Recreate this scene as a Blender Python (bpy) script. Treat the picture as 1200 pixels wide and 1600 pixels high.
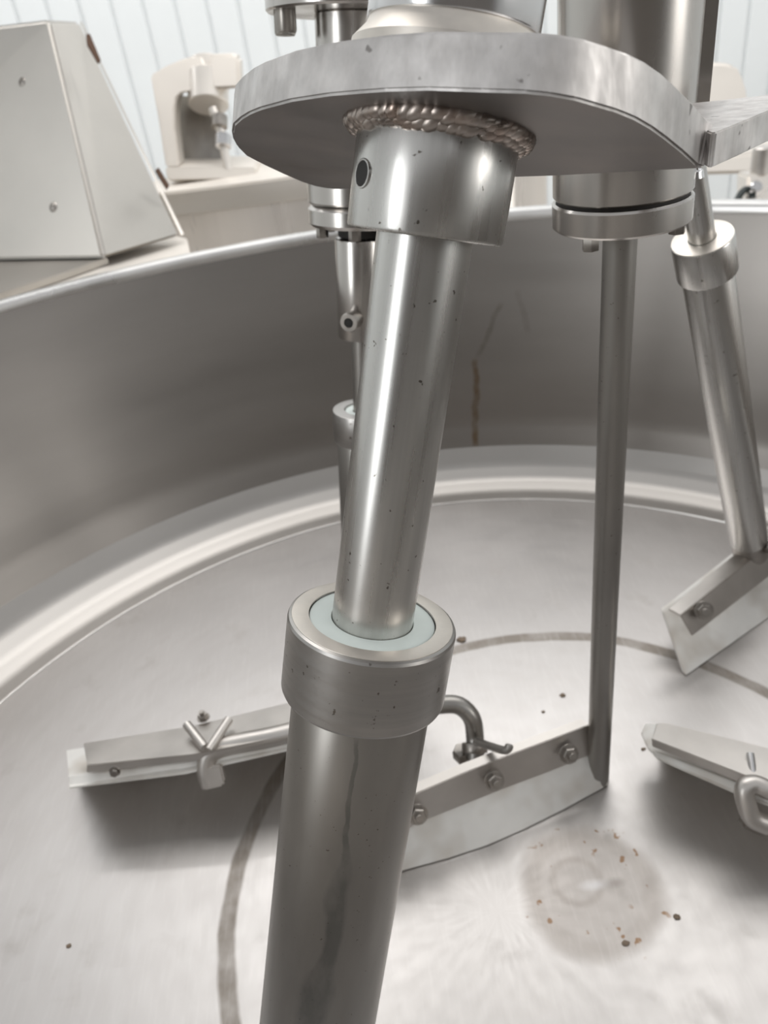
import bpy, bmesh, math, random
import numpy as np
from mathutils import Vector, Matrix
random.seed(4)
for o in list(bpy.data.objects): bpy.data.objects.remove(o)
S = bpy.context.scene
COL = S.collection

# ------------------------------------------------------------------ camera
FPX, VX, VY, H = 1200.0, 875.0, 2650.0, 0.70      # focal in px, nadir point, camera height over the kettle floor
_dx, _dy = VX-600, VY-800
_p = math.atan(FPX/math.hypot(_dx, _dy)); _r = -math.atan(_dx/_dy)
CF = Vector((0, math.cos(_p), -math.sin(_p)))
_U = Vector((0, math.sin(_p), math.cos(_p))); _X = Vector((1, 0, 0))
CX = math.cos(_r)*_X + math.sin(_r)*_U
CU = -math.sin(_r)*_X + math.cos(_r)*_U
CC = Vector((0, 0, H))
cd = bpy.data.cameras.new('camera'); cam = bpy.data.objects.new('camera', cd); COL.objects.link(cam)
m = Matrix((CX, CU, -CF)).transposed().to_4x4(); m.translation = CC
cam.matrix_world = m
cd.sensor_fit = 'VERTICAL'; cd.sensor_height = 8.0; cd.lens = 8.0*FPX/1600
cd.clip_start = 0.01; cd.clip_end = 60
cd.dof.use_dof = True; cd.dof.focus_distance = 0.40; cd.dof.aperture_fstop = 2.4
S.camera = cam

# ------------------------------------------------------------------ world, lights, exposure
S.view_settings.view_transform = 'Standard'; S.view_settings.look = 'None'
S.view_settings.gamma = 1; S.view_settings.exposure = 0.0
S.view_settings.use_curve_mapping = False
w = bpy.data.worlds.new('world'); S.world = w; w.use_nodes = True
w.node_tree.nodes['Background'].inputs[0].default_value = (0.97, 0.985, 1.0, 1)
w.node_tree.nodes['Background'].inputs[1].default_value = 0.55

def area(name, loc, target, sx, sy, power, col=(1, 1, 1)):
    l = bpy.data.lights.new(name, 'AREA'); l.shape = 'RECTANGLE'; l.size = sx; l.size_y = sy
    l.energy = power; l.color = col
    o = bpy.data.objects.new(name, l); COL.objects.link(o); o.location = loc
    o.rotation_euler = (Vector(target)-Vector(loc)).to_track_quat('-Z', 'Y').to_euler()
    return o
area('skylight', (0.3, 2.1, 3.4), (0.1, 0.6, 0), 3.0, 1.2, 42, (1.0, 0.98, 0.95))
area('left_stripe_light', (-3.6, -2.2, 1.6), (0, 0.4, 0.5), 1.0, 2.4, 45, (0.95, 0.98, 1.0))  # added unseen area light, gives the shafts a bright left stripe
area('right_band_light', (3.6, -1.2, 1.6), (0, 0.4, 0.5), 1.6, 2.4, 42, (1.0, 0.98, 0.95))  # added unseen area light for the pale band on the shafts' right
area('back_wall_fill', (0.0, 2.7, 3.1), (0, 4.1, 1.2), 7.0, 0.35, 80, (1.0, 1.0, 1.0))  # unseen strip light added only to brighten the back wall

# ------------------------------------------------------------------ measuring helpers (photo px -> world)
def ray(x, y): return (x-600)/FPX*CX + (800-y)/FPX*CU + CF
def P(x, y, d): return CC + d*ray(x, y)
def Z(x, y, z=0.0):
    d = ray(x, y); return CC + d*((z-H)/d.z)

# ------------------------------------------------------------------ materials
def mat(name, base, rough=0.35, metal=1.0, var=0.08, scale=(8, 8, 8), rvar=0.08, bump=0.0, tint=None,
        streak=None, spots=0.0, spotcol=(0.12, 0.10, 0.08), aniso=0.0, extra=None, fine=120):
    m = bpy.data.materials.new(name); m.use_nodes = True
    nt = m.node_tree; N = nt.nodes; L = nt.links; b = N['Principled BSDF']
    b.inputs['Metallic'].default_value = metal
    b.inputs['Roughness'].default_value = rough
    tc = N.new('ShaderNodeTexCoord')
    def noise(sc, detail=4, scl=1.0, r=0.55):
        mp = N.new('ShaderNodeMapping'); mp.inputs['Scale'].default_value = sc
        L.new(tc.outputs['Object'], mp.inputs['Vector'])
        n = N.new('ShaderNodeTexNoise'); n.inputs['Scale'].default_value = scl; n.inputs['Detail'].default_value = detail
        n.inputs['Roughness'].default_value = r
        L.new(mp.outputs[0], n.inputs['Vector']); return n.outputs['Fac']
    def ramp(f, a, b_, c0, c1):
        r = N.new('ShaderNodeMapRange'); r.inputs[1].default_value = a; r.inputs[2].default_value = b_
        r.inputs[3].default_value = c0; r.inputs[4].default_value = c1; L.new(f, r.inputs[0]); return r.outputs[0]
    def mix(f, a, b_):
        x = N.new('ShaderNodeMix'); x.data_type = 'RGBA'
        if isinstance(f, float): x.inputs[0].default_value = f
        else: L.new(f, x.inputs[0])
        for i, v in ((6, a), (7, b_)):
            if isinstance(v, tuple): x.inputs[i].default_value = (*v, 1)
            else: L.new(v, x.inputs[i])
        return x.outputs[2]
    base = tuple(base)
    dark = tuple(c*(1-var*2) for c in base); lite = tuple(min(1, c*(1+var)) for c in base)
    n1 = noise(scale, 5)
    col = mix(ramp(n1, .3, .7, 0, 1), dark, lite)
    if tint: col = mix(ramp(noise(tuple(s*1.7 for s in scale), 2), .45, .75, 0, .6), col, tint)
    rg = ramp(n1, .3, .7, rough-rvar, rough+rvar)
    if streak:
        n2 = noise(streak, 3)
        col = mix(ramp(n2, .35, .75, 0, .35), col, tuple(c*.6 for c in base))
        rg = ramp(n2, .3, .7, max(.05, rough-rvar*1.3), rough+rvar*1.3)
    if spots:
        n3 = noise((fine,)*3, 2)
        col = mix(ramp(n3, 1-spots*.5-.18, 1-spots*.5-.14, 0, .85), col, spotcol)
    env = dict(N=N, L=L, tc=tc, noise=noise, ramp=ramp, mix=mix, b=b, nt=nt)
    if extra: col, rg = extra(env, col, rg)
    L.new(col, b.inputs['Base Color']); L.new(rg, b.inputs['Roughness'])
    if bump:
        bp = N.new('ShaderNodeBump'); bp.inputs['Strength'].default_value = bump; bp.inputs['Distance'].default_value = .0008
        L.new(noise(streak or (60, 60, 60), 3), bp.inputs['Height']); L.new(bp.outputs[0], b.inputs['Normal'])
    if aniso:
        b.inputs['Anisotropic'].default_value = aniso
    return m

def mnode(N, L, op, a, b=None, c=None):
    n = N.new('ShaderNodeMath'); n.operation = op
    for i, v in enumerate((a, b, c)):
        if v is None: continue
        if isinstance(v, (int, float)): n.inputs[i].default_value = v
        else: L.new(v, n.inputs[i])
    return n.outputs[0]

KC = (0.05, 0.39); RINGC = (0.125, 0.413); RINGR = 0.33; PATCHC = (0.140, 0.397)

def floor_extra(e, col, rg):
    """stains of their own shape and a painted glint: worn scraper ring, tan dried patch round the outlet, brushed radial grain, wall drips"""
    N, L = e['N'], e['L']; nt = e['nt']
    sep = N.new('ShaderNodeSeparateXYZ'); L.new(e['tc'].outputs['Object'], sep.inputs[0])
    X, Y, Zz = sep.outputs
    M = lambda *a: mnode(N, L, *a)
    def dist(cx, cy, sx=1, sy=1):
        return M('SQRT', M('ADD', M('POWER', M('ABSOLUTE', M('MULTIPLY', M('SUBTRACT', X, cx), sx)), 2), M('POWER', M('ABSOLUTE', M('MULTIPLY', M('SUBTRACT', Y, cy), sy)), 2)))
    wob = e['noise']((7, 7, 7), 4)
    wob2 = M('MULTIPLY', M('SUBTRACT', wob, .5), .016)
    low = M('LESS_THAN', Zz, .012)
    # polar coordinates for brushed grain
    ang = M('ARCTAN2', M('SUBTRACT', Y, KC[1]), M('SUBTRACT', X, KC[0]))
    rad = dist(*KC)
    cmb = N.new('ShaderNodeCombineXYZ'); L.new(M('MULTIPLY', ang, 9), cmb.inputs[0]); L.new(M('MULTIPLY', rad, 55), cmb.inputs[1]); L.new(M('MULTIPLY', Zz, 60), cmb.inputs[2])
    gn = N.new('ShaderNodeTexNoise'); gn.inputs['Scale'].default_value = 1; gn.inputs['Detail'].default_value = 5; L.new(cmb.outputs[0], gn.inputs['Vector'])
    rg = M('ADD', rg, M('MULTIPLY', M('SUBTRACT', gn.outputs['Fac'], .5), .10))
    col = e['mix'](e['ramp'](gn.outputs['Fac'], .4, .75, 0, .22), col, (.46, .43, .41))
    # ring
    d = M('ABSOLUTE', M('SUBTRACT', M('ADD', dist(*RINGC), wob2), RINGR))
    f = M('MULTIPLY', e['ramp'](d, .006, .0095, 1, 0), low)
    f = M('MULTIPLY', f, e['ramp'](e['noise']((30, 30, 30), 3), .3, .6, .55, .9))
    col = e['mix'](f, col, (.25, .22, .19)); rg = M('ADD', rg, M('MULTIPLY', f, .12))
    # patch: outer rim darker, inside lighter tan
    dp = M('ADD', dist(*PATCHC, 1, 1), M('MULTIPLY', wob2, 2.2))
    f1 = M('MULTIPLY', e['ramp'](dp, .048, .070, .36, 0), low)
    f2 = M('MULTIPLY', e['ramp'](M('ABSOLUTE', M('SUBTRACT', dp, .058)), .002, .014, .22, 0), low)
    f3 = M('MULTIPLY', e['ramp'](M('ABSOLUTE', M('SUBTRACT', dist(PATCHC[0]-.012, PATCHC[1]+.01), .022)), .001, .005, .15, 0), low)
    ff = M('MINIMUM', M('ADD', M('ADD', f1, f2), f3), .85)
    col = e['mix'](ff, col, (.36, .31, .27)); rg = M('ADD', rg, M('MULTIPLY', ff, .15))
    # rusty flecks inside the patch
    fl = M('MULTIPLY', e['ramp'](e['noise']((70, 70, 70), 2), .64, .68, 0, .8), e['ramp'](M('ABSOLUTE', M('SUBTRACT', dist(*PATCHC), .052)), .012, .02, 1, 0))
    col = e['mix'](M('MULTIPLY', fl, low), col, (.26, .14, .06))
    glint = M('MULTIPLY', e['ramp'](M('ADD', dist(PATCHC[0]+.004, PATCHC[1]+.004, .55, 1.5), wob2), .002, .010, .30, 0), low)  # bluish glint near the patch centre, painted into the colour
    col = e['mix'](glint, col, (.74, .76, .80)); rg = M('SUBTRACT', rg, M('MULTIPLY', glint, .12))
    pd = M('MULTIPLY', e['ramp'](M('ADD', dist(PATCHC[0]+.022, PATCHC[1]+.003, .8, 1.4), wob2), .003, .010, .6, 0), low)
    col = e['mix'](pd, col, (.30, .27, .25))
    # scattered faint dirt
    dz = M('MULTIPLY', e['ramp'](e['noise']((16, 16, 3), 5), .60, .78, 0, .35), low)
    col = e['mix'](dz, col, (.36, .33, .30))
    sc2 = e['noise']((220, 25, 40), 3)
    col = e['mix'](e['ramp'](sc2, .5, .8, 0, .2), col, (.70, .68, .66))
    rg = M('ADD', rg, M('MULTIPLY', dz, .2))
    return col, rg

def wall_extra(e, col, rg):
    N, L = e['N'], e['L']
    sep = N.new('ShaderNodeSeparateXYZ'); L.new(e['tc'].outputs['Object'], sep.inputs[0])
    X, Y, Zz = sep.outputs
    M = lambda *a: mnode(N, L, *a)
    wob = M('MULTIPLY', M('SUBTRACT', e['noise']((14, 14, 25), 3), .5), .02)
    def drip(x0, z0, z1, wd, x1=None):
        x1 = x0 if x1 is None else x1
        cx = e['ramp'](Zz, z1, z0, x1, x0)
        dx = M('ABSOLUTE', M('ADD', M('SUBTRACT', X, cx), wob))
        fx = e['ramp'](dx, wd*.5, wd, 1, 0)
        fz = M('MULTIPLY', e['ramp'](Zz, z1, z1+.01, 0, 1), e['ramp'](Zz, z0-.01, z0, 1, 0))
        return M('MULTIPLY', M('MULTIPLY', fx, fz), M('GREATER_THAN', Y, .3))
    for px0, px1, wd, c, s in (((743, 558), (743, 703), .0065, (.16, .10, .05), .75), ((786, 470), (744, 560), .006, (.16, .14, .12), .5), ((806, 450), (828, 522), .006, (.17, .15, .14), .35)):
        a = wallpt(*px0); b_ = wallpt(*px1)
        f = M('MULTIPLY', drip(a.x, a.z, b_.z, wd, b_.x), s)
        f = M('MULTIPLY', f, e['ramp'](e['noise']((30, 30, 40), 3), .3, .6, .45, 1))
        col = e['mix'](f, col, c)
    # faint rolling seam
    return col, rg

# kettle profile circles: (z, radius, cx, cy)
PROF = [(0.0, .700, .050, .390), (.0015, .725, .048, .390), (.010, .752, .044, .390), (.026, .777, .04, .39), (.052, .798, .036, .389), (.088, .814, .031, .389), (.14, .829, .024, .388), (.406, .915, -.014, .386)]
def wallpt(x, y):
    d = ray(x, y); t = .3
    while t < 4:
        q = CC + d*t
        if q.z < .406 and q.y > 0:
            zs = [p[0] for p in PROF]; z = max(q.z, 0)
            R = np.interp(z, zs, [p[1] for p in PROF]); cx = np.interp(z, zs, [p[2] for p in PROF]); cy = np.interp(z, zs, [p[3] for p in PROF])
            if math.hypot(q.x-cx, q.y-cy) >= R: return q
        t += .002
    return CC + d

SLV = {}
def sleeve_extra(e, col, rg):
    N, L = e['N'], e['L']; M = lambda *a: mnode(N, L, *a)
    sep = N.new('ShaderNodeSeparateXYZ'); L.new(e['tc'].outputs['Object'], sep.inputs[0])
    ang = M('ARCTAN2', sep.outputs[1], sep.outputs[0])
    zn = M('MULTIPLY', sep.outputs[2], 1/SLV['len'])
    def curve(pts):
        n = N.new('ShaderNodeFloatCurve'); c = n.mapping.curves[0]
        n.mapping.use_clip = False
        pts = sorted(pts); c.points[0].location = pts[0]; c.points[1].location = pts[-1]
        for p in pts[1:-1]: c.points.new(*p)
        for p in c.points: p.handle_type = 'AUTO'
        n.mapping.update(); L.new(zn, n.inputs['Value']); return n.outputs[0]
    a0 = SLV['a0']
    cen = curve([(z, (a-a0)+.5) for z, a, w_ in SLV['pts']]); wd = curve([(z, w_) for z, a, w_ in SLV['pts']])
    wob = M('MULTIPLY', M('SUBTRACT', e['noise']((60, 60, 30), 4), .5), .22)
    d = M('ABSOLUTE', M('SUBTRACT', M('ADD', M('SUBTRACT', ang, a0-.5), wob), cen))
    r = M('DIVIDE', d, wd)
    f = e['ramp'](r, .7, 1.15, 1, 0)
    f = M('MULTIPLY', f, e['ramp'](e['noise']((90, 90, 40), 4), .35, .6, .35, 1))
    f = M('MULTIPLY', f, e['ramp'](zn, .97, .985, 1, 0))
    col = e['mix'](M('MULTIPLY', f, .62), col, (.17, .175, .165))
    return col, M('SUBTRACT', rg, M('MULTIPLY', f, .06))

STEEL = (.56, .535, .51)
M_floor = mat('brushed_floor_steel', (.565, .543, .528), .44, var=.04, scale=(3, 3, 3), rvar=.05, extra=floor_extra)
M_wall = mat('brushed_wall_steel', (.295, .274, .255), .36, var=.05, scale=(1.5, 1.5, 9), rvar=.03, extra=wall_extra)  # same metal as the floor, darkened to carry the wall's dim reflection
M_knuckle_lit = mat('knuckle_lit_steel', (.44, .42, .40), .40, var=.05, scale=(2, 2, 9), rvar=.03)  # lighter than the wall: the knuckle's bright reflection is put into the colour
M_rim = mat('rolled_rim_steel', (.80, .78, .76), .30, var=.05, scale=(6, 6, 6))
M_weld = mat('kettle_weld', (.74, .72, .70), .38, var=.06, scale=(20, 20, 20))
M_shaft = mat('polished_shaft_steel', (.64, .625, .60), .29, var=.07, scale=(14, 14, 3), rvar=.05, streak=(150, 150, 3), spots=.24, fine=240)
M_sleeve = mat('weathered_tube_steel', (.42, .40, .375), .40, var=.10, scale=(18, 18, 5), rvar=.06, streak=(30, 30, 4), spots=.22, fine=420)
M_collar = mat('machined_collar_steel', (.47, .45, .43), .36, var=.06, scale=(9, 9, 40), rvar=.05, streak=(6, 6, 220), spots=.26, fine=200)
M_face = mat('turned_face_steel', (.74, .69, .63), .45, var=.05, scale=(60, 60, 60), rvar=.05)
M_nylon = mat('white_nylon', (.82, .89, .85), .45, metal=0, var=.04, scale=(20, 20, 20), rvar=.05)
M_plate = mat('cast_plate_steel', (.74, .71, .69), .50, var=.14, scale=(45, 45, 45), rvar=.1, spots=.26, fine=110, bump=.2, spotcol=(.25, .23, .22), streak=(130, 130, 25))
M_under_shade = mat('shaded_plate_steel', (.27, .25, .24), .44, var=.10, scale=(12, 12, 12), rvar=.08, tint=(.34, .30, .28))  # same steel as the plate, with the underside's shade put into the colour
M_bead = mat('weld_bead_steel', (.50, .44, .40), .33, var=.18, scale=(60, 60, 60), rvar=.12, tint=(.42, .30, .24))
M_chrome = mat('bright_steel', (.72, .71, .71), .17, var=.03, scale=(10, 10, 10), rvar=.04)
M_tube = mat('column_steel', (.58, .55, .52), .24, var=.06, scale=(10, 10, 4), rvar=.05, streak=(20, 20, 3))
M_bolt = mat('bolt_steel', (.40, .37, .34), .35, var=.12, scale=(50, 50, 50))
M_dark = mat('dark_hole', (.03, .027, .025), .6, metal=.3)
M_angle = mat('angle_steel', (.64, .605, .57), .42, var=.07, scale=(14, 14, 14), rvar=.06)
M_blade = mat('white_scraper_plastic', (.93, .91, .87), .45, metal=0, var=.05, scale=(12, 12, 12), rvar=.05, tint=(.50, .42, .33))
M_box = mat('satin_cabinet_steel', (.56, .53, .49), .42, var=.05, scale=(3, 3, 3), rvar=.05)
M_rust = mat('rusty_slot', (.12, .065, .04), .7, metal=.2)
M_bg = mat('pale_machine_steel', (.84, .79, .73), .32, metal=.6, var=.04, scale=(3, 3, 3))
M_tub = mat('pale_tub_steel', (.86, .80, .74), .30, metal=.35, var=.06, scale=(9, 9, .6))
M_cream = mat('cream_steel', (.80, .75, .69), .55, metal=.6, var=.03, scale=(3, 3, 3))
M_panel = mat('white_wall_panel', (.84, .865, .87), .5, metal=0, var=.02, scale=(2, 2, 2), rvar=.03)
M_floorr = mat('grey_concrete', (.62, .60, .57), .7, metal=0, var=.08, scale=(3, 3, 3))
M_dim = mat('dim_front_wall', (.20, .18, .165), .7, metal=0, var=.05)
M_black = mat('black_plastic', (.02, .03, .028), .3, metal=0)
M_crumb = mat('dried_crumb', (.24, .18, .13), .8, metal=0, var=.2, scale=(90, 90, 90))

# ------------------------------------------------------------------ mesh helpers
PM = {}      # local frame of a bmesh made by placed()
WM = {}      # world matrix of every object
def link(name, bm, material, parent=None, smooth=40):
    mw = PM.pop(id(bm), None)
    if mw is not None: bmesh.ops.transform(bm, matrix=mw.inverted(), verts=bm.verts)
    else: mw = Matrix()
    me = bpy.data.meshes.new(name); bm.normal_update(); bm.to_mesh(me); bm.free()
    me.materials.append(material)
    for f in me.polygons: f.use_smooth = True
    try: me.set_sharp_from_angle(angle=math.radians(smooth))
    except Exception: pass
    o = bpy.data.objects.new(name, me); COL.objects.link(o)
    WM[o.name] = mw
    o.matrix_basis = mw
    if parent: o.parent = parent; o.matrix_parent_inverse = WM[parent.name].inverted()
    return o
def empty(name, loc, label, cat, group=None):
    o = bpy.data.objects.new(name, None); COL.objects.link(o); o.location = loc
    o.empty_display_size = .05; WM[o.name] = Matrix.Translation(loc)
    tag(o, label, cat, group); return o
def tag(o, label, cat, group=None):
    o['label'] = label; o['category'] = cat
    if group: o['group'] = group
    return o
def frame(axis, ref=None):
    a = Vector(axis).normalized()
    r = Vector(ref) if ref is not None else (Vector((1, 0, 0)) if abs(a.x) < .9 else Vector((0, 1, 0)))
    x = (r - a*r.dot(a)).normalized(); y = a.cross(x)
    return x, y, a
def placed(bm, loc, axis=(0, 0, 1), ref=None):
    x, y, a = frame(axis, ref); m = Matrix((x, y, a)).transposed().to_4x4(); m.translation = Vector(loc)
    bmesh.ops.transform(bm, matrix=m, verts=bm.verts); PM[id(bm)] = m; return bm
def lathe(profile, seg=64, closed=False):
    """profile of (r, z); r==0 ends become poles"""
    bm = bmesh.new(); rows = []
    for r, z in profile:
        if r < 1e-7: rows.append([bm.verts.new((0, 0, z))])
        else: rows.append([bm.verts.new((r*math.cos(2*math.pi*i/seg), r*math.sin(2*math.pi*i/seg), z)) for i in range(seg)])
    rr = list(zip(rows, rows[1:])) + ([(rows[-1], rows[0])] if closed else [])
    for A, B in rr:
        for i in range(seg):
            j = (i+1) % seg
            if len(A) == 1 and len(B) == 1: continue
            if len(A) == 1: bm.faces.new((A[0], B[j], B[i])) if True else 0
            elif len(B) == 1: bm.faces.new((A[i], A[j], B[0]))
            else: bm.faces.new((A[i], A[j], B[j], B[i]))
    bmesh.ops.recalc_face_normals(bm, faces=bm.faces)
    return bm
def cyl(r, L, bev=.001, seg=48, r2=None):
    r2 = r if r2 is None else r2; b = min(bev, r*.4, L*.4)
    return lathe([(0, 0), (r-b, 0), (r, b), (r2, L-b), (r2-b, L), (0, L)], seg)
def ring(ri, ro, L, bev=.001, seg=64):
    b = bev
    return lathe([(ri, 0), (ro-b, 0), (ro-b*.3, b*.3), (ro, b), (ro, L-b), (ro-b*.3, L-b*.3), (ro-b, L), (ri+b*.5, L), (ri, L-b*.5)], seg, True)
def add(bm, other):
    PM.pop(id(other), None)
    me = bpy.data.meshes.new('t'); other.to_mesh(me); other.free(); bm.from_mesh(me); bpy.data.meshes.remove(me); return bm
def prism(pts, vec, bev=.001, bseg=2):
    """closed 3-D outline pts extruded by vec"""
    bm = bmesh.new(); v = Vector(vec)
    a = [bm.verts.new(p) for p in pts]; b = [bm.verts.new(Vector(p)+v) for p in pts]; n = len(pts)
    bm.faces.new(a); bm.faces.new(b[::-1])
    for i in range(n): bm.faces.new((a[i], b[i], b[(i+1) % n], a[(i+1) % n]))
    bmesh.ops.recalc_face_normals(bm, faces=bm.faces)
    if bev: bmesh.ops.bevel(bm, geom=bm.edges[:], offset=bev, segments=bseg, affect='EDGES', clamp_overlap=True)
    return bm
def box(cx, cy, cz, sx, sy, sz, bev=.001):
    x, y, z = sx/2, sy/2, sz/2
    return prism([(cx-x, cy-y, cz-z), (cx+x, cy-y, cz-z), (cx+x, cy+y, cz-z), (cx-x, cy+y, cz-z)], (0, 0, sz), bev)
def tube(path, r, seg=16, cap=True):
    bm = bmesh.new(); path = [Vector(p) for p in path]; rows = []
    up = None
    for i, p in enumerate(path):
        t = (path[min(i+1, len(path)-1)] - path[max(i-1, 0)]).normalized()
        if up is None: up = t.orthogonal().normalized()
        up = (up - t*up.dot(t)).normalized(); s = t.cross(up)
        rad = r[i] if isinstance(r, (list, tuple)) else r
        rows.append([bm.verts.new(p + rad*(math.cos(2*math.pi*k/seg)*up + math.sin(2*math.pi*k/seg)*s)) for k in range(seg)])
    for A, B in zip(rows, rows[1:]):
        for k in range(seg): bm.faces.new((A[k], A[(k+1) % seg], B[(k+1) % seg], B[k]))
    if cap: bm.faces.new(rows[0][::-1]); bm.faces.new(rows[-1])
    bmesh.ops.recalc_face_normals(bm, faces=bm.faces); return bm
def smoothpath(pts, n=8):
    pts = [Vector(p) for p in pts]; out = []
    e = [pts[0]*2-pts[1]] + pts + [pts[-1]*2-pts[-2]]
    for i in range(1, len(e)-2):
        a, b, c, d = e[i-1:i+3]
        for k in range(n):
            t = k/n
            out.append(.5*((2*b)+(c-a)*t+(2*a-5*b+4*c-d)*t*t+(3*b-a-3*c+d)*t**3))
    out.append(pts[-1]); return out
def hexhead(r, L, socket=False):
    bm = lathe([(0, 0), (r*.97, 0), (r, r*.06), (r, L*.85), (r*.88, L), (0, L)], 6); return bm
def socket_head(r, L, seg=28):
    hexr = r*.5
    return lathe([(0, 0), (r, 0), (r, L*.88), (r*.9, L), (hexr, L), (hexr*.97, L*.45), (0, L*.4)], seg)
def nutbolt(parent, loc, axis, r, name='bolt', stud=True):
    bm = placed(cyl(r*1.28, r*.22, .0003, 28), loc, axis)
    add(bm, placed(hexhead(r, r*.95), Vector(loc)+Vector(axis).normalized()*r*.2, axis, (random.random(), random.random(), .3)))
    if stud: add(bm, placed(cyl(r*.5, r*.8, .0004, 20), Vector(loc)+Vector(axis).normalized()*r*1.1, axis))
    return link(name, bm, M_bolt, parent, 30)
def struct(o): o['kind'] = 'structure'; return o

# ================================================================== ROOM
FZ = -0.62; WY = 4.1
struct(link('floor', box(0, 0, FZ-.05, 12, 12, .1, 0), M_floorr))
def wallbox(name, *a): return struct(link(name, box(*a, 0), M_panel))
wl = wallbox('wall_back', 0, WY+.06, 1.2, 9, .08, 3.64)
wallbox('wall_left', -4.5, -.45, 1.2, .08, 9.1, 3.64)
wallbox('wall_right', 4.5, -.45, 1.2, .08, 9.1, 3.64)
struct(link('wall_front', box(0, -5.0, 1.2, 9, .08, 3.64, 0), M_dim))
# ribbed sheets of the back wall, two rows
pm = None
for row, (z0, z1) in enumerate(((FZ, .98), (.985, 3.0))):
    sh = None
    for i in range(64):
        x = -4.35 + i*.137
        if sh is None:
            hz = (z1-z0)
            bm = prism([(-.064, 0, 0), (-.058, -.012, 0), (.058, -.012, 0), (.064, 0, 0)], (0, 0, hz), .002, 1)
            o = link('panel', bm, M_panel, wl, 30); sh = o.data
        else:
            o = bpy.data.objects.new('panel', sh); COL.objects.link(o); o.parent = wl
        o.location = (x, WY+.019, z0)

# ================================================================== KETTLE
kt = empty('mixing_kettle', (KC[0], KC[1], FZ), 'large round open stainless steel mixing kettle with dark inner wall and bright rolled rim', 'kettle')
def circ_rows(profile, seg=160):
    bm = bmesh.new(); rows = []
    for z, R, cx, cy in profile:
        rows.append([bm.verts.new((cx+R*math.cos(2*math.pi*i/seg), cy+R*math.sin(2*math.pi*i/seg), z)) for i in range(seg)])
    for A, B in zip(rows, rows[1:]):
        for i in range(seg): bm.faces.new((A[i], A[(i+1) % seg], B[(i+1) % seg], B[i]))
    return bm, rows
def fine(prof):
    out = []
    n = len(prof)
    for i in range(n-1):
        for k in range(4 if i < n-2 else 12):
            t = k/(4 if i < n-2 else 12); out.append(tuple(a+(b-a)*t for a, b in zip(prof[i], prof[i+1])))
    out.append(prof[-1]); return out
seg = 160
bm, rows = circ_rows([(0, R*.70, KC[0], KC[1]) for R in (.02, .2, .4, .6, .8, 1.0)], seg)
bm.faces.new(rows[0]); bmesh.ops.recalc_face_normals(bm, faces=bm.faces)
link('kettle_floor', bm, M_floor, kt)
rim = PROF[-1]
outer = [rim, (rim[0], rim[1]+.004, rim[2], rim[3])]
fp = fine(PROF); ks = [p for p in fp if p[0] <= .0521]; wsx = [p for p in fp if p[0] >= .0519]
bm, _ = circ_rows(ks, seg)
link('knuckle', bm, M_knuckle_lit, kt)
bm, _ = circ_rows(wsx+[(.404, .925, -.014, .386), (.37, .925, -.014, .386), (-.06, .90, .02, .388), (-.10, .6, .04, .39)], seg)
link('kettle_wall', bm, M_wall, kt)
bm = lathe([(.700+.0018*math.cos(a), .0008+.0014*math.sin(a)) for a in [i*math.pi/4 for i in range(8)]], 160, True)
link('weld_seam', placed(bm, (KC[0], KC[1], 0)), M_weld, kt)
rp = [(.913, .402), (.9125, .410), (.916, .4155), (.924, .418), (.936, .4175), (.944, .413), (.946, .404), (.944, .385), (.938, .385), (.936, .400), (.926, .402)]
link('rolled_rim', placed(lathe(rp, 200, True), (-.014, .386, 0)), M_rim, kt)
for a in (40, 140, 220, 320):
    a = math.radians(a)
    link('leg', placed(cyl(.045, .54, .003, 24), (.04+.52*math.cos(a), .39+.52*math.sin(a), FZ)), M_box, kt)

# ================================================================== MAIN SHAFT
def cyl_hit(x, y, base, ax, r):
    d = ray(x, y); o = CC-base; dp = d-ax*d.dot(ax); op = o-ax*o.dot(ax)
    a, b, c = dp.dot(dp), 2*dp.dot(op), op.dot(op)-r*r
    t = (-b-math.sqrt(max(0, b*b-4*a*c)))/(2*a); return CC+d*t-base
A0 = P(664, 368, .360); B0 = P(583, 960, .430); AX = (A0-B0).normalized()
FT = B0 - AX*(B0.z/AX.z)
Q = P(577, 966, .430)             # centre of the collar's top face
# keep the shaft's own line
Q = B0 + AX*((Q-B0).dot(AX))
ms = empty('telescopic_scraper_shaft', FT, 'thick steel telescopic shaft in the foreground with large collar and white bushing', 'shaft')
link('inner_shaft', placed(cyl(.0228, (A0-Q).length+.07, .0006, 96), Q-AX*.03, AX), M_shaft, ms)
bs = link('bushing', placed(ring(.0231, .0355, .03, .0008, 96), Q-AX*.0305, AX), M_nylon, ms); bs['label'] = 'white nylon bushing ring'
link('collar', placed(ring(.0362, .0475, .047, .0022, 128), Q-AX*.047, AX), M_collar, ms, 18)
link('collar_face', placed(ring(.0358, .0453, .0006, .0002, 128), Q-AX*.0001, AX), M_face, ms)
SLV['len'] = (Q-AX*.045-FT).length-.03
_x, _y, _a = frame(AX); _pts = []
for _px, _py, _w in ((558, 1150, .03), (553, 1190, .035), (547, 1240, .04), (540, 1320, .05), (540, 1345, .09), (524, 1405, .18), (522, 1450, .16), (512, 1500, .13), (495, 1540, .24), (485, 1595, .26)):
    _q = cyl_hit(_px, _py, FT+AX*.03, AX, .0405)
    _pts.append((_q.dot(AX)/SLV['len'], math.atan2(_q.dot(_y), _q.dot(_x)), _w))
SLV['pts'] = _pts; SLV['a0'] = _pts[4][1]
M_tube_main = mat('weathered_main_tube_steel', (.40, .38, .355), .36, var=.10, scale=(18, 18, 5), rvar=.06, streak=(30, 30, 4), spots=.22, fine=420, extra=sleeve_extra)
sl = link('outer_tube', placed(ring(.0345, .0405, (Q-AX*.045-FT).length-.03, .0008, 128), FT+AX*.03, AX), M_tube_main, ms)
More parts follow.
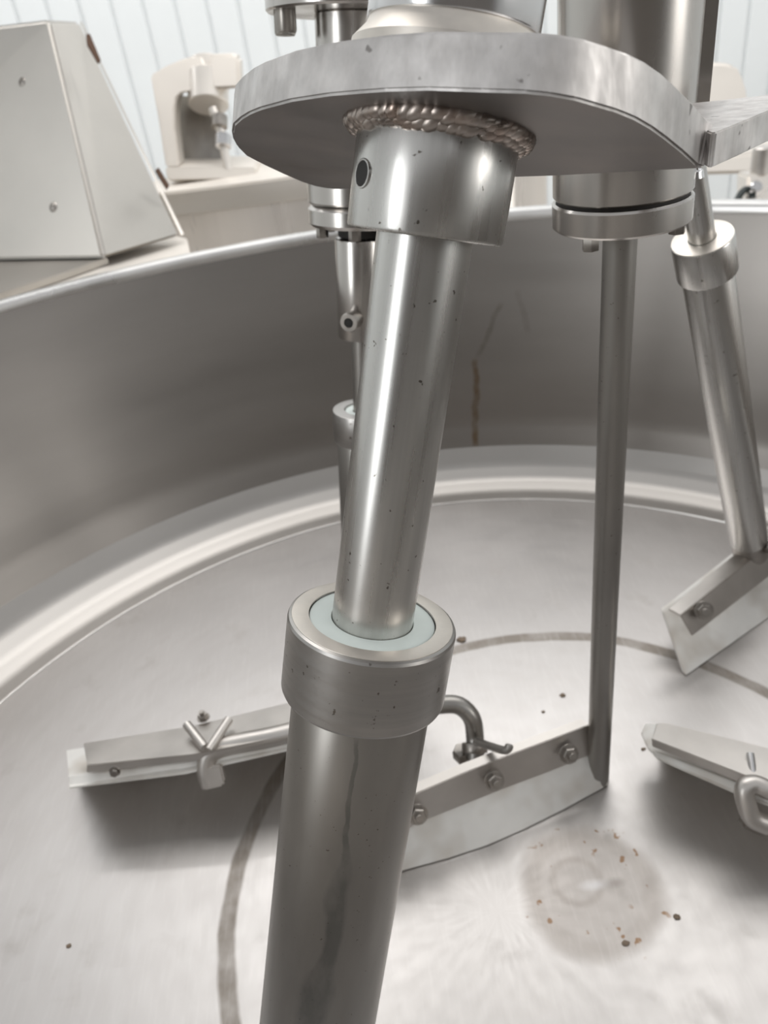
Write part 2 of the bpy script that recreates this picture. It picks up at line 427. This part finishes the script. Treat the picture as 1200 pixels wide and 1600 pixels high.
link('foot_pin', placed(cyl(.016, .05, .003, 32), FT+AX*.0075, AX), M_bolt, ms)

# ================================================================== CARRIER HEAD
NI = Vector((1.5, 11.9, -3.1))        # inverse-depth plane of the plate's underside
def LP(x, y):
    d = 1/(NI.x*(x-600)/FPX + NI.y*(800-y)/FPX + NI.z); return P(x, y, d)
nrm = (NI.x*CX + NI.y*CU + NI.z*CF).normalized()     # up out of the plate
W0 = A0 + AX*.040
head = empty('agitator_carrier_head', W0, 'heavy grey flanged carrier plate with welded socket hanging over the kettle', 'carrier plate')
out = [(362, 208), (364, 196), (375, 186), (388, 178), (405, 171), (453, 158), (513, 149), (560, 145), (600, 142), (669, 140), (752, 143), (820, 145), (860, 149), (900, 156), (931, 165), (965, 175), (994, 187), (1020, 202), (1042, 218), (1068, 239), (1092, 261), (1103, 263),
       (1040, 266), (981, 269), (868, 275), (804, 277), (680, 288), (552, 295), (526, 296), (508, 294), (492, 291), (470, 284), (440, 271), (410, 257), (383, 243), (370, 230), (364, 219)]
bm = prism([LP(*p) for p in out], nrm*.0195, .0011, 2)
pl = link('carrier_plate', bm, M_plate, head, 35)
pl.data.materials.append(M_under_shade)
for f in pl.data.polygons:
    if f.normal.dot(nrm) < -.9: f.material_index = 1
# horizontal wing of the same plate
c0 = LP(1090, 260); zt = (c0+nrm*.0195).z
zw = zt-.0042
top = [(1073, 178), (1090, 193), (1105, 204.5), (1111, 207), (1119, 206.5), (1160, 190), (1200, 173), (1290, 134), (1290, 118), (1200, 148), (1120, 157), (1060, 163), (1040, 150)]
bm = prism([Z(x, y, zw) for x, y in top], (0, 0, -.0145), .001, 2)
link('carrier_wing', bm, M_plate, head, 35)
# welded socket
link('socket', placed(ring(.0232, .0368, .047, .0018, 128), A0-AX*.0005, AX), M_shaft, head)
# weld bead: overlapping scales
bm = bmesh.new(); xx, yy, aa = frame(AX)
n = 54
for i in range(n*2):
    a = 2*math.pi*(i+random.uniform(-.3, .3))/(n*2); dirv = xx*math.cos(a)+yy*math.sin(a)
    lay = i % 2
    c = A0 + AX*.0425 + dirv*(.0366 + .0028*lay)
    t = (LP(690, 225)-c).dot(nrm)/AX.dot(nrm); c2 = c + AX*t
    mid = c.lerp(c2, .32 + .5*lay)
    s = bmesh.new(); bmesh.ops.create_icosphere(s, subdivisions=2, radius=1)
    tang = xx*-math.sin(a)+yy*math.cos(a)
    bmesh.ops.scale(s, vec=(.0052+random.random()*.002, .0036+random.random()*.0008, max(.0040, abs(t)*.32+.0022)), verts=s.verts)
    mm = Matrix(((tang+AX*random.uniform(.2, .7)).normalized(), dirv, (AX-tang*.5).normalized())).transposed().to_4x4(); mm.translation = mid
    bmesh.ops.transform(s, matrix=mm, verts=s.verts); add(bm, s)
wb = link('weld_bead', bm, M_bead, head, 60); wb['label'] = 'rippled brownish weld bead'
# hole in the socket's side
_h = cyl_hit(566.5, 271, A0, AX, .0368); t = _h.dot(AX); axp = A0+AX*t; hd = (_h-AX*t).normalized()
hp = axp + hd*.0360
link('set_screw_hole', placed(lathe([(0, 0), (.0052, 0), (.0052, .0012), (0, .0012)], 40), hp, hd), M_dark, head)
link('hole_lip', placed(ring(.0052, .0062, .0014, .0004, 40), hp, hd), M_shaft, head)
# hub above the plate
hb = empty('shaft_hub', A0+AX*.066, 'bright chrome hub ring sitting on the carrier plate at the top', 'hub')
h0 = A0 + AX*.071
link('hub_seat', placed(lathe([(0, 0), (.043, 0), (.043, .004), (.0375, .010), (.0365, .013), (0, .013)], 96), h0, AX), M_face, hb)
link('hub_ring', placed(ring(.02, .0375, .05, .0012, 128), h0+AX*.0125, AX), M_chrome, hb)
nutbolt(hb, h0+AX*.063+xx*.03, AX, .006, 'bolt')

# ================================================================== COLUMN + ROD
foot = Z(934, 1219, 0)
def V(z): return Vector((foot.x, foot.y, z))
col = empty('drive_column', V(.563), 'vertical steel column behind the plate ending in a bolted double flange', 'column')
link('column_tube', placed(cyl(.0405, .30, .001, 96), V(.606)), M_tube, col)
link('upper_flange', placed(cyl(.0435, .0235, .0015, 96), V(.5855)), M_tube, col)
link('lower_flange', placed(cyl(.0440, .0165, .0015, 96), V(.567)), M_tube, col)
link('gasket', placed(cyl(.0415, .0022, .0003, 64), V(.5834)), M_dark, col)
for a in (-140, -22, 40, 110):
    r_ = math.radians(a)
    q = V(.5675)+Vector((.035*math.cos(r_), .035*math.sin(r_), 0))
    b = link('bolt', placed(hexhead(.0055, .009), q-Vector((0, 0, .009)), (0, 0, 1), (math.cos(a), math.sin(a), 0)), M_bolt, col, 25)
sp = V(.60)+CX*.041+Vector((0, -.002, 0))
link('side_strip', box(sp.x, sp.y, .75, .012, .016, .30, .0012), M_tube, col)
link('weld_spot', placed(lathe([(0, 0), (.007, 0), (.006, .004), (.003, .006), (0, .0065)], 16), sp+Vector((0, -.006, -.004))), M_chrome, col)
rod = link('stirrer_rod', placed(cyl(.0112, .5645, .0008, 48), foot+Vector((0, 0, .001))), M_sleeve)
tag(rod, 'thin straight vertical steel rod running down from the flange to the kettle floor', 'rod')

# ================================================================== REAR LEFT ASSEMBLY
T0 = P(563, 362, .67); T1 = P(573, 800, .80); TA = (T0-T1).normalized()
def onT(y):   # point of the axis seen at photo row y
    best = min((abs((800-FPX*((T0+TA*(k*.001)-CC).dot(CU)/(T0+TA*(k*.001)-CC).dot(CF)))-y), k) for k in range(-700, 400))
    return T0+TA*(best[1]*.001)
ra = empty('rear_shaft_assembly', onT(1040), 'slim flanged shaft assembly half hidden behind the foreground shaft', 'shaft')
f0 = onT(372)
link('coupling', placed(ring(.0105, .0225, (onT(372)-onT(525)).length, .001, 64), onT(525), TA), M_tube, ra)
link('coupling_gap', placed(cyl(.0195, .016, .001, 48), onT(370), TA), M_dark, ra)
link('lower_flange', placed(cyl(.0445, .017, .003, 80), onT(350), TA), M_tube, ra)
link('upper_flange', placed(cyl(.0445, .022, .0015, 80), onT(350)+TA*.0185, TA), M_tube, ra)
link('rod', placed(cyl(.0108, (onT(520)-onT(700)).length, .001, 40), onT(700), TA), M_sleeve, ra)
link('collar', placed(ring(.019, .031, (onT(640)-onT(688)).length, .0015, 80), onT(686), TA), M_collar, ra)
link('bushing', placed(ring(.0112, .0188, .02, .0008, 64), onT(640)-TA*.0205, TA), M_nylon, ra)['label'] = 'white bushing ring'
link('outer_tube', placed(ring(.02, .0275, (onT(684)-onT(1040)).length, .001, 80), onT(1040), TA), M_sleeve, ra)
sc = onT(490); sd = (P(545, 491, .60)-sc); sd = (sd-TA*sd.dot(TA)).normalized()
sd = (sd - CX*.25).normalized()
s_ = link('cap_screw', placed(socket_head(.0085, .016), sc+sd*.0205, sd), M_bolt, ra, 30)
link('screw_recess', placed(cyl(.0042, .001, .0002, 6), sc+sd*(.0205+.0150), sd), M_dark, s_)
x_, y_, a_ = frame(TA)
for k in range(6):
    d_ = x_*math.cos(k*math.pi/3+.35)+y_*math.sin(k*math.pi/3+.35)
    link('bolt', placed(hexhead(.0052, .009), onT(350)+d_*.035-TA*.0085, TA), M_bolt, ra, 25)
# the upper flange with hex bolts and its neck, above the plate
uf = empty('upper_bearing_flange', P(550, 60, .56), 'round bolted flange with hanging bolts at the top edge left of hub', 'flange')
uc = P(548, 20, .60)
link('neck', placed(cyl(.0285, .06, .001, 64), uc-TA*.06, TA), M_tube, uf)
link('flange_disc', placed(cyl(.066, .016, .0015, 96), uc, TA), M_tube, uf)
link('flange_disc', placed(cyl(.072, .03, .0015, 96), uc+TA*.018, TA), M_tube, uf)
for px, py in ((441, 40), (531, 18), (640, 25), (420, -20)):
    q = P(px, py, .6 if py < 30 else .585); q = q - TA*((q-uc).dot(TA)) 
    q2 = uc + (q-uc).normalized()*.053
    link('bolt', placed(socket_head(.0078, .015), q2+TA*.0005, -TA), M_bolt, uf, 25)

# ================================================================== RIGHT SHAFT
R0 = P(1097, 372, .665); R1 = P(1169, 842, .955); RA = (R0-R1).normalized()
rs = empty('right_scraper_shaft', R1, 'leaning telescopic shaft at the right edge with pale collar', 'shaft')
link('inner_shaft', placed(cyl(.0112, .19, .0006, 48), R0-RA*.02, RA), M_shaft, rs)
link('collar', placed(ring(.0152, .0262, .036, .0015, 80), R0-RA*.036, RA), M_shaft, rs)
link('collar_face', placed(ring(.0118, .0255, .0006, .0002, 80), R0-RA*.0001, RA), M_face, rs)
link('bushing', placed(ring(.0114, .0150, .02, .0004, 64), R0-RA*.0203, RA), M_nylon, rs)
link('outer_tube', placed(ring(.016, .0225, (R0-R1).length-.034, .001, 80), R1, RA), M_shaft, rs)
link('foot_socket', placed(cyl(.0205, .036, .002, 40), R1-RA*.034, RA), M_bolt, rs)
nutbolt(rs, R1-RA*.016+(CX*.45-CF*.75).normalized()*.0205, (CX*.45-CF*.75), .0075, 'bolt')

# ================================================================== SCRAPERS
def slab(name, pts, th, material, parent, bev=.0008, up=True):
    pts = [Vector(p) for p in pts]
    n = Vector((0, 0, 0))
    for i in range(len(pts)): n += pts[i].cross(pts[(i+1) % len(pts)])
    n.normalize()
    if n.dot(CC-pts[0]) > 0: n = -n
    return link(name, prism(pts, n*th, bev, 2), material, parent, 35)

# middle scraper
s1 = empty('floor_scraper', Z(790, 1300, 0), 'curved steel angle scraper with white blade and three bolts right of the foreground shaft', 'scraper', )
bot = [(560, 1376), (600, 1370), (640, 1358), (700, 1342), (760, 1322), (820, 1296), (880, 1266), (925, 1241), (948, 1224)]
topb = [(560, 1332), (600, 1315), (650, 1285), (700, 1262), (760, 1236), (820, 1214), (870, 1196), (905, 1186), (930, 1180)]
bm = bmesh.new()
def strip(bot_pts, top_pts, th, back):
    """thick strip between two poly-lines of 3-D points"""
    bm = bmesh.new(); n = len(bot_pts); L_ = []
    for b, t in zip(bot_pts, top_pts):
        L_.append([bm.verts.new(b), bm.verts.new(t), bm.verts.new(t+back*th), bm.verts.new(b+back*th)])
    for A, B in zip(L_, L_[1:]):
        for k in range(4): bm.faces.new((A[k], A[(k+1) % 4], B[(k+1) % 4], B[k]))
    bm.faces.new(L_[0]); bm.faces.new(L_[-1][::-1])
    bmesh.ops.recalc_face_normals(bm, faces=bm.faces)
    bmesh.ops.bevel(bm, geom=[e for e in bm.edges if len(e.link_faces) == 2 and e.calc_face_angle(0) > .7], offset=.0007, segments=2, affect='EDGES')
    return bm
bk = Vector((-.1, .8, -.35)).normalized()
link('blade', strip([Z(*p, 0.001) for p in bot], [Z(*p, .040) for p in topb], .010, Vector((-.15, .97, .1))), M_blade, s1)
ab = [(560, 1338), (650, 1284), (720, 1256), (790, 1228), (860, 1202), (918, 1178)]
at = [(560, 1284), (650, 1236), (720, 1206), (790, 1178), (860, 1152), (918, 1130)]
al = [(560, 1272), (650, 1222), (720, 1193), (790, 1166), (860, 1140), (908, 1122)]
fr = Vector((.15, -.97, .2))*.003
link('angle_face', strip([Z(*p, .041)+fr for p in ab], [Z(*p, .078)+fr for p in at], .0028, Vector((-.1, .9, -.3))), M_angle, s1)
link('angle_lip', strip([Z(*p, .079)+fr for p in at], [Z(*p, .079) for p in al], .003, Vector((0, 0, -1))), M_angle, s1)
fdir = (CC-Z(780, 1200, .06)); fdir = (Vector((fdir.x*.4+.1, fdir.y, fdir.z*.55))).normalized()
for px, py in ((652, 1271), (771, 1219), (887, 1177)):
    q = Z(px, py, .060)+fdir*.003
    nutbolt(s1, q-fdir*.001, fdir, .0078)
link('toe_block', strip([Z(905, 1252, .001), Z(951, 1227, .001)], [Z(890, 1225, .016), Z(948, 1212, .016)], .012, Vector((-.1, .97, .1))), M_blade, s1)

# bent pipe that carries it
bp = empty('bent_carrier_pipe', Z(735, 1190, .08), 'bent round steel pipe hooking down onto the middle scraper', 'pipe')
path = smoothpath([P(560, 1128, .80), P(640, 1109, .80), P(690, 1101, .80), P(718, 1103, .80), P(737, 1122, .80), P(742, 1150, .805), P(743, 1187, .80)], 8)
link('pipe', tube(path, .0095, 24), M_sleeve, bp)
link('hook_prong', tube(smoothpath([P(744, 1158, .79), P(766, 1166, .755), P(786, 1172, .735), P(794, 1170, .73), P(796, 1163, .73)], 5), [.0040]*20+[.003], 12), M_sleeve, bp)
link('pipe_clip', placed(ring(.0105, .0135, .010, .001, 32), P(742, 1176, .802), (P(742, 1150, .805)-P(743, 1187, .80))), M_bolt, bp)
link('foot_nut', placed(hexhead(.011, .012), P(724, 1183, .815), (0, 0, 1)), M_bolt, bp)

# left scraper: leans towards the viewer, its blade edge up
s2 = empty('floor_scraper', Z(280, 1180, 0), 'tilted steel scraper with white edged blade lying left of the foreground shaft', 'scraper')
def P2(x, y, z): return Z(x, y, z)
zb, zf = .020, .075
link('blade', prism([P2(103, 1172, .05), P2(127, 1168, .05), P2(260, 1158, .045), P2(560, 1100, .045), P2(560, 1150, zf), P2(440, 1172, zf), P2(290, 1205, zf), P2(108, 1231, zf)], Vector((0, .35, -1)).normalized()*.004, .001), M_blade, s2)
link('blade_edge', strip([P2(107, 1233, zf-.004), P2(290, 1210, zf-.004), P2(440, 1176, zf-.004), P2(560, 1150, zf-.004)], [P2(107, 1213, zf+.003), P2(290, 1191, zf+.003), P2(440, 1158, zf+.003), P2(560, 1128, zf+.003)], .006, Vector((0, .9, -.4))), M_blade, s2)
link('angle_top', prism([P2(130, 1161, .085), P2(300, 1134, .085), P2(440, 1100, .085), P2(560, 1075, .085), P2(560, 1120, .094), P2(440, 1152, .094), P2(300, 1179, .094), P2(136, 1196, .094)], (0, .001, -.003), .0008), M_angle, s2)
link('angle_lip', strip([P2(135, 1208, .083), P2(300, 1190, .083), P2(440, 1163, .083), P2(560, 1130, .083)], [P2(136, 1195, .094), P2(300, 1178, .094), P2(440, 1151, .094), P2(560, 1119, .094)], .003, Vector((0, .9, -.3))), M_angle, s2)
link('lower_blade', strip([Z(118, 1214, .001), Z(300, 1186, .001), Z(440, 1156, .001), Z(560, 1128, .001)], [Z(108, 1228, zf-.004), Z(290, 1206, zf-.004), Z(440, 1172, zf-.004), Z(560, 1147, zf-.004)], .006, Vector((0, .9, .3))), M_blade, s2)
nutbolt(s2, P2(181, 1200, .089)+Vector((0, -.004, 0)), (0, -.9, .25), .0045, stud=False)
nutbolt(s2, P2(318, 1122, .088), (0, 0, 1), .0055)
tb = link('clamp_arm', tube(smoothpath([P(560, 1117, .80), P(440, 1148, .80), P(380, 1160, .80), P(345, 1168, .80), P(327, 1180, .80), P(323, 1205, .80), P(330, 1226, .80)], 8), .0105, 20), M_angle, s2)
link('clamp_bar', tube([P(292, 1132, .81), P(320, 1168, .785)], .0048, 12), M_angle, s2)
link('clamp_bar', tube([P(358, 1124, .81), P(326, 1172, .785)], .0048, 12), M_angle, s2)
link('clamp_foot', prism([P(311, 1200, .79), P(345, 1195, .79), P(352, 1222, .79), P(348, 1229, .79), P(318, 1236, .79), P(313, 1228, .79)], CF*.012, .002), M_angle, s2)

# lower right scraper
s3 = empty('floor_scraper', Z(1120, 1200, 0), 'steel scraper with light blade cut off by the right edge', 'scraper')
link('blade', prism([P2(1002, 1146, .05), P2(1009, 1129, .05), P2(1026, 1131, .05), P2(1200, 1200, .05), P2(1290, 1240, .05), P2(1290, 1290, zf), P2(1160, 1243, zf), P2(1030, 1186, zf), P2(1012, 1168, .068)], Vector((0, .35, -1)).normalized()*.004, .001), M_blade, s3)
link('blade_edge', strip([P2(1026, 1187, zf-.003), P2(1160, 1243, zf-.003), P2(1290, 1294, zf-.003)], [P2(1022, 1174, zf+.002), P2(1160, 1227, zf+.002), P2(1290, 1278, zf+.002)], .006, Vector((0, .9, -.4))), M_blade, s3)
link('angle_top', prism([P2(1026, 1130, .088), P2(1040, 1129, .088), P2(1200, 1168, .088), P2(1290, 1190, .088), P2(1290, 1252, .092), P2(1160, 1210, .092), P2(1019, 1155, .092)], (0, .001, -.003), .0008), M_angle, s3)
link('angle_lip', strip([P2(1020, 1167, .083), P2(1160, 1224, .083), P2(1290, 1272, .083)], [P2(1019, 1155, .092), P2(1160, 1210, .092), P2(1290, 1254, .092)], .003, Vector((0, .9, -.3))), M_angle, s3)
link('lower_blade', strip([Z(1034, 1172, .001), Z(1160, 1222, .001), Z(1290, 1270, .001)], [Z(1028, 1184, zf-.003), Z(1160, 1240, zf-.003), Z(1290, 1290, zf-.003)], .006, Vector((0, .9, .3))), M_blade, s3)
link('clamp_pin', tube([P(1172, 1178, .705), P(1177, 1216, .690)], .0036, 12), M_chrome, s3)
link('clamp_arm', tube(smoothpath([P(1290, 1262, .675), P(1215, 1240, .675), P(1180, 1226, .680), P(1164, 1232, .680), P(1165, 1252, .680), P(1176, 1278, .680), P(1200, 1290, .680)], 8), .0085, 20), M_angle, s3)
link('clamp_foot', prism([P(1160, 1285, .685), P(1170, 1272, .685), P(1240, 1300, .685), P(1240, 1325, .685), P(1195, 1310, .685), P(1163, 1296, .685)], CF*.012, .002), M_bolt, s3)

# right scraper under the right shaft
s4 = empty('floor_scraper', Z(1110, 1010, 0), 'steel angle scraper with grubby white blade below the right shaft', 'scraper')
link('blade', strip([Z(1072, 1056, .001), Z(1200, 966, .001), Z(1300, 890, .001)], [Z(1038, 958, .055), Z(1160, 862, .055), Z(1255, 790, .055)], .008, Vector((-.3, .9, .1))), M_blade, s4)
link('angle_face', strip([Z(1082, 994, .050), Z(1200, 902, .050), Z(1300, 825, .050)], [Z(1062, 960, .080), Z(1180, 868, .080), Z(1275, 795, .080)], .0028, Vector((-.2, .9, -.2))), M_angle, s4)
link('angle_lip', strip([Z(1063, 961, .081), Z(1180, 869, .081), Z(1275, 796, .081)], [Z(1045, 951, .080), Z(1150, 864, .080), Z(1245, 790, .080)], .003, Vector((0, 0, -1))), M_angle, s4)
nutbolt(s4, Z(1097, 953, .070)+Vector((0, -.004, .003)), (-.25, -.8, .5), .0085)

# crumbs on the kettle floor
for i, (x, y, sz, lb) in enumerate(((721, 999, .007, 'small brown crumb beside the big collar on its right'), (571, 1086, .0, ''), (879, 1086, .004, 'dark sliver of debris left of the thin vertical rod'), (849, 1112, .0025, 'tiny pale flake below the dark sliver'), (1005, 1170, .003, 'tiny crumb just left of the lower right scraper'), (107, 1478, .0028, 'tiny black speck alone on the bright floor at lower left'), (1058, 1432, .0035, 'small brown fleck right of the round tan patch'), (978, 1473, .0035, 'rusty orange fleck on the lower rim of the tan patch'))):
    if not sz: continue
    bm = bmesh.new(); bmesh.ops.create_icosphere(bm, subdivisions=2, radius=sz*.75)
    for v in bm.verts: v.co *= .7+.5*random.random(); v.co.z *= .35; v.co.x *= 1.3
    bmesh.ops.translate(bm, vec=Z(x, y, sz*.2), verts=bm.verts)
    tag(link('crumb', bm, M_crumb), lb, 'crumb', 'crumbs on the kettle floor')

# ================================================================== BACKGROUND LEFT
dk = link('deck_plate', prism([Z(-420, 560, .372), Z(-100, 505, .372), Z(170, 440, .372), Z(300, 412, .372), Z(292, 372, .372), Z(200, 352, .372), Z(-420, 420, .372)], (0, 0, -.02), .002), M_cream)
tag(dk, 'cream coloured deck sheet between the kettle rim and the slanted cabinet', 'deck')
tt = link('side_table', prism([Z(-420, 532, .385), Z(-60, 478, .385), Z(20, 452, .385), Z(100, 426, .385), Z(168, 402, .385), Z(100, 380, .385), Z(-420, 380, .385)], (0, 0, -.012), .002), M_box)
tag(tt, 'pale steel table top under the slanted cabinet at the left edge', 'table')
cb = empty('slanted_cabinet', Z(160, 404, .388), 'big satin steel cabinet with slanted sides at the left edge', 'cabinet')
K = Z(162, 404, .388); KL = Z(-330, 412, .388); KR = Z(283, 368, .388)
dK = (K-CC).dot(CF)
TK = P(77, 31, dK*1.04); TL = P(-330, 78, dK*1.02); TR = P(124, 34, dK*1.18)
inward = Vector((-.05, .25, -.05))
KRR = KR; BL = KL+Vector((0, .55, 0)); TLB = TL+Vector((0, .40, 0))
bm = bmesh.new()
v = [bm.verts.new(p) for p in (KL, K, KR, BL, TL, TK, TR, TLB)]
for f in ((0, 1, 5, 4), (1, 2, 6, 5), (2, 3, 7, 6), (3, 0, 4, 7), (4, 5, 6, 7), (3, 2, 1, 0)): bm.faces.new([v[i] for i in f])
bmesh.ops.recalc_face_normals(bm, faces=bm.faces)
bmesh.ops.bevel(bm, geom=bm.edges[:], offset=.006, segments=3, affect='EDGES')
link('housing', bm, M_box, cb, 25)
link('edge_flange', strip([KR+(KR-K)*.04, KR.lerp(TR, .5)+(KR-K)*.03, TR+(TR-TK)*.10], [KR, KR.lerp(TR, .5), TR], .006, Vector((0, .5, .1))), M_box, cb)
def onface(a, b, c, d, u, v): return a.lerp(b, u).lerp(d.lerp(c, u), v)
nF = (TK-K).cross(KL-K).normalized(); nF = nF if nF.dot(CC-K) > 0 else -nF
nR = (TK-K).cross(KR-K).normalized(); nR = nR if nR.dot(CC-K) > 0 else -nR
def hit(x, y, p0, n):
    d = ray(x, y); return CC + d*((p0-CC).dot(n)/d.dot(n))
for px, py in ((36, 129), (84, 324)):
    q = hit(px, py, K, nF)
    link('rivet', placed(lathe([(0, 0), (.010, 0), (.0085, .003), (.004, .005), (0, .0052)], 24), q, nF), M_bolt, cb)
for pts in (((134, 56), (140, 56), (157, 97), (153, 101), (136, 72)), ((242, 268), (247, 264), (264, 292), (260, 298))):
    q = [hit(x, y, K+nR*.0005, nR) for x, y in pts]
    link('hinge_slot', prism(q, nR*.006, .0008), M_rust, cb)

# second kettle behind
KX = P(600, 235, 2.25); k2z = Z(400, 268, .40).z
k2 = empty('rear_kettle', (KX.x, KX.y, FZ), 'second pale steel kettle standing behind the first one', 'kettle')
k2c = Vector((-.02, 2.09, 0))
def oval(bm):
    bmesh.ops.scale(bm, vec=(1, .27, 1), verts=bm.verts); bmesh.ops.translate(bm, vec=k2c, verts=bm.verts); return bm
KT = Z(400, 292, .0).z
zk = P(400, 288, (Vector((-.3, 1.95, .4))-CC).dot(CF)).z
def zoff(p, z): return [(r, q+z) for r, q in p]
link('body', oval(lathe(zoff([(0, FZ+.1-zk), (.50, FZ+.12-zk), (.56, FZ+.3-zk), (.56, -.005), (.55, 0), (0, 0)], zk), 128)), M_tub, k2)
link('rim_band', oval(lathe(zoff([(.50, .004), (.582, .004), (.586, -.008), (.586, -.04), (.575, -.045), (.5, -.045)], zk), 128, True)), M_cream, k2)
link('lid', oval(lathe(zoff([(0, .0), (.555, .0), (.56, .004), (.555, .008), (.53, .010), (0, .010)], zk), 128)), M_cream, k2)
for a in (45, 135, 225, 315):
    a = math.radians(a); link('leg', placed(cyl(.04, .16, .003, 20), Vector((k2c.x+.4*math.cos(a), k2c.y+.1*math.sin(a), FZ))), M_box, k2)

# tilt bracket machine
D = (Z(300, 283, zk+.0125)-CC).dot(CF)
br = empty('arched_motor_bracket', P(300, 278, D), 'pale arched steel bracket with motor drum standing on the rear kettle', 'bracket')
arch = [(235, 118), (260, 103), (290, 91), (315, 88), (332, 140), (300, 143), (283, 146), (276, 153), (273, 170), (273, 200), (280, 262), (259, 262), (248, 190)]
link('arch', prism([P(x, y, D) for x, y in arch], Vector((0, 1, 0))*.10, .004), M_cream, br)
link('drum', placed(cyl(.052, .062, .004, 48), P(326, 138, D+.06), P(324, 85, D+.06)-P(326, 138, D+.06)), M_bg, br)
link('motor_cap', prism([P(325, 86, D-.01), P(366, 84, D-.01), P(374, 90, D-.01), P(376, 138, D-.01), P(330, 140, D-.01)], Vector((0, 1, 0))*.10, .008), M_cream, br)
link('drum_neck', placed(cyl(.050, .075, .002, 48), P(326, 165, D+.035), P(324, 85, D+.06)-P(326, 138, D+.06)), M_bg, br)
link('shield', prism([P(276, 150, D+.11), P(340, 150, D+.11), P(350, 262, D+.11), P(282, 262, D+.11)], Vector((0, 1, 0))*.008, .002), M_sleeve, br)
link('tie_rod', tube([P(332, 170, D), P(345, 205, D), P(350, 232, D), P(357, 268, D)], .011, 12), M_bg, br)
link('tie_nut', placed(cyl(.02, .03, .002, 12), P(343, 200, D), CU), M_bolt, br)
link('tie_nut', placed(cyl(.02, .03, .002, 12), P(349, 230, D), CU), M_chrome, br)
link('base_plate', prism([P(258, 262, D-.01), P(400, 262, D-.01), P(402, 280, D-.01), P(262, 283, D-.01)], Vector((0, 1, 0))*.2, .004), M_cream, br)

# ================================================================== BACKGROUND RIGHT
D = 2.03
mc = link('motor_cover', prism([P(1082, 150, D), P(1084, 104, D), P(1092, 97, D), P(1130, 98, D), P(1150, 102, D), P(1160, 114, D), P(1170, 150, D), P(1172, 240, D), P(1080, 246, D)], Vector((0, 1, 0))*.2, .01, 3), M_cream)
tag(mc, 'rounded cream machine cover above the right end of the plate', 'cover')
tk = empty('rear_tank', P(1160, 260, 2.0), 'cream horizontal tank beam behind the plate at the right edge', 'tank')
link('beam', prism([P(1078, 247, 2.0), P(1300, 225, 2.0), P(1300, 268, 2.0), P(1078, 275, 2.0)], Vector((0, 1, 0))*.3, .01), M_cream, tk)
link('support_post', prism([P(1098, 272, 2.02), P(1107, 272, 2.02), P(1107, 480, 2.02), P(1098, 480, 2.02)], Vector((0, 1, 0))*.06, .003), M_bg, tk)
link('support_post', prism([P(1240, 262, 2.02), P(1260, 262, 2.02), P(1260, 480, 2.02), P(1240, 480, 2.02)], Vector((0, 1, 0))*.06, .003), M_bg, tk)
vb = empty('drain_valve', P(1190, 300, 1.8), 'small steel valve with black lever just above the rim at the right edge', 'valve')
link('valve_body', prism([P(1168, 274, 1.8), P(1215, 270, 1.8), P(1215, 318, 1.8), P(1168, 318, 1.8)], Vector((0, 1, 0))*.06, .006), M_bg, vb)
link('valve_stem', placed(cyl(.022, .06, .003, 24), P(1187, 272, 1.82), (0, 0, 1)), M_angle, vb)
link('lever', tube(smoothpath([P(1152, 313, 1.79), P(1158, 302, 1.79), P(1166, 296, 1.79), P(1174, 300, 1.79), P(1176, 310, 1.79)], 5), .008, 12), M_black, vb)
link('lever_knob', placed(cyl(.014, .02, .003, 20), P(1177, 296, 1.79), -CF), M_chrome, vb)
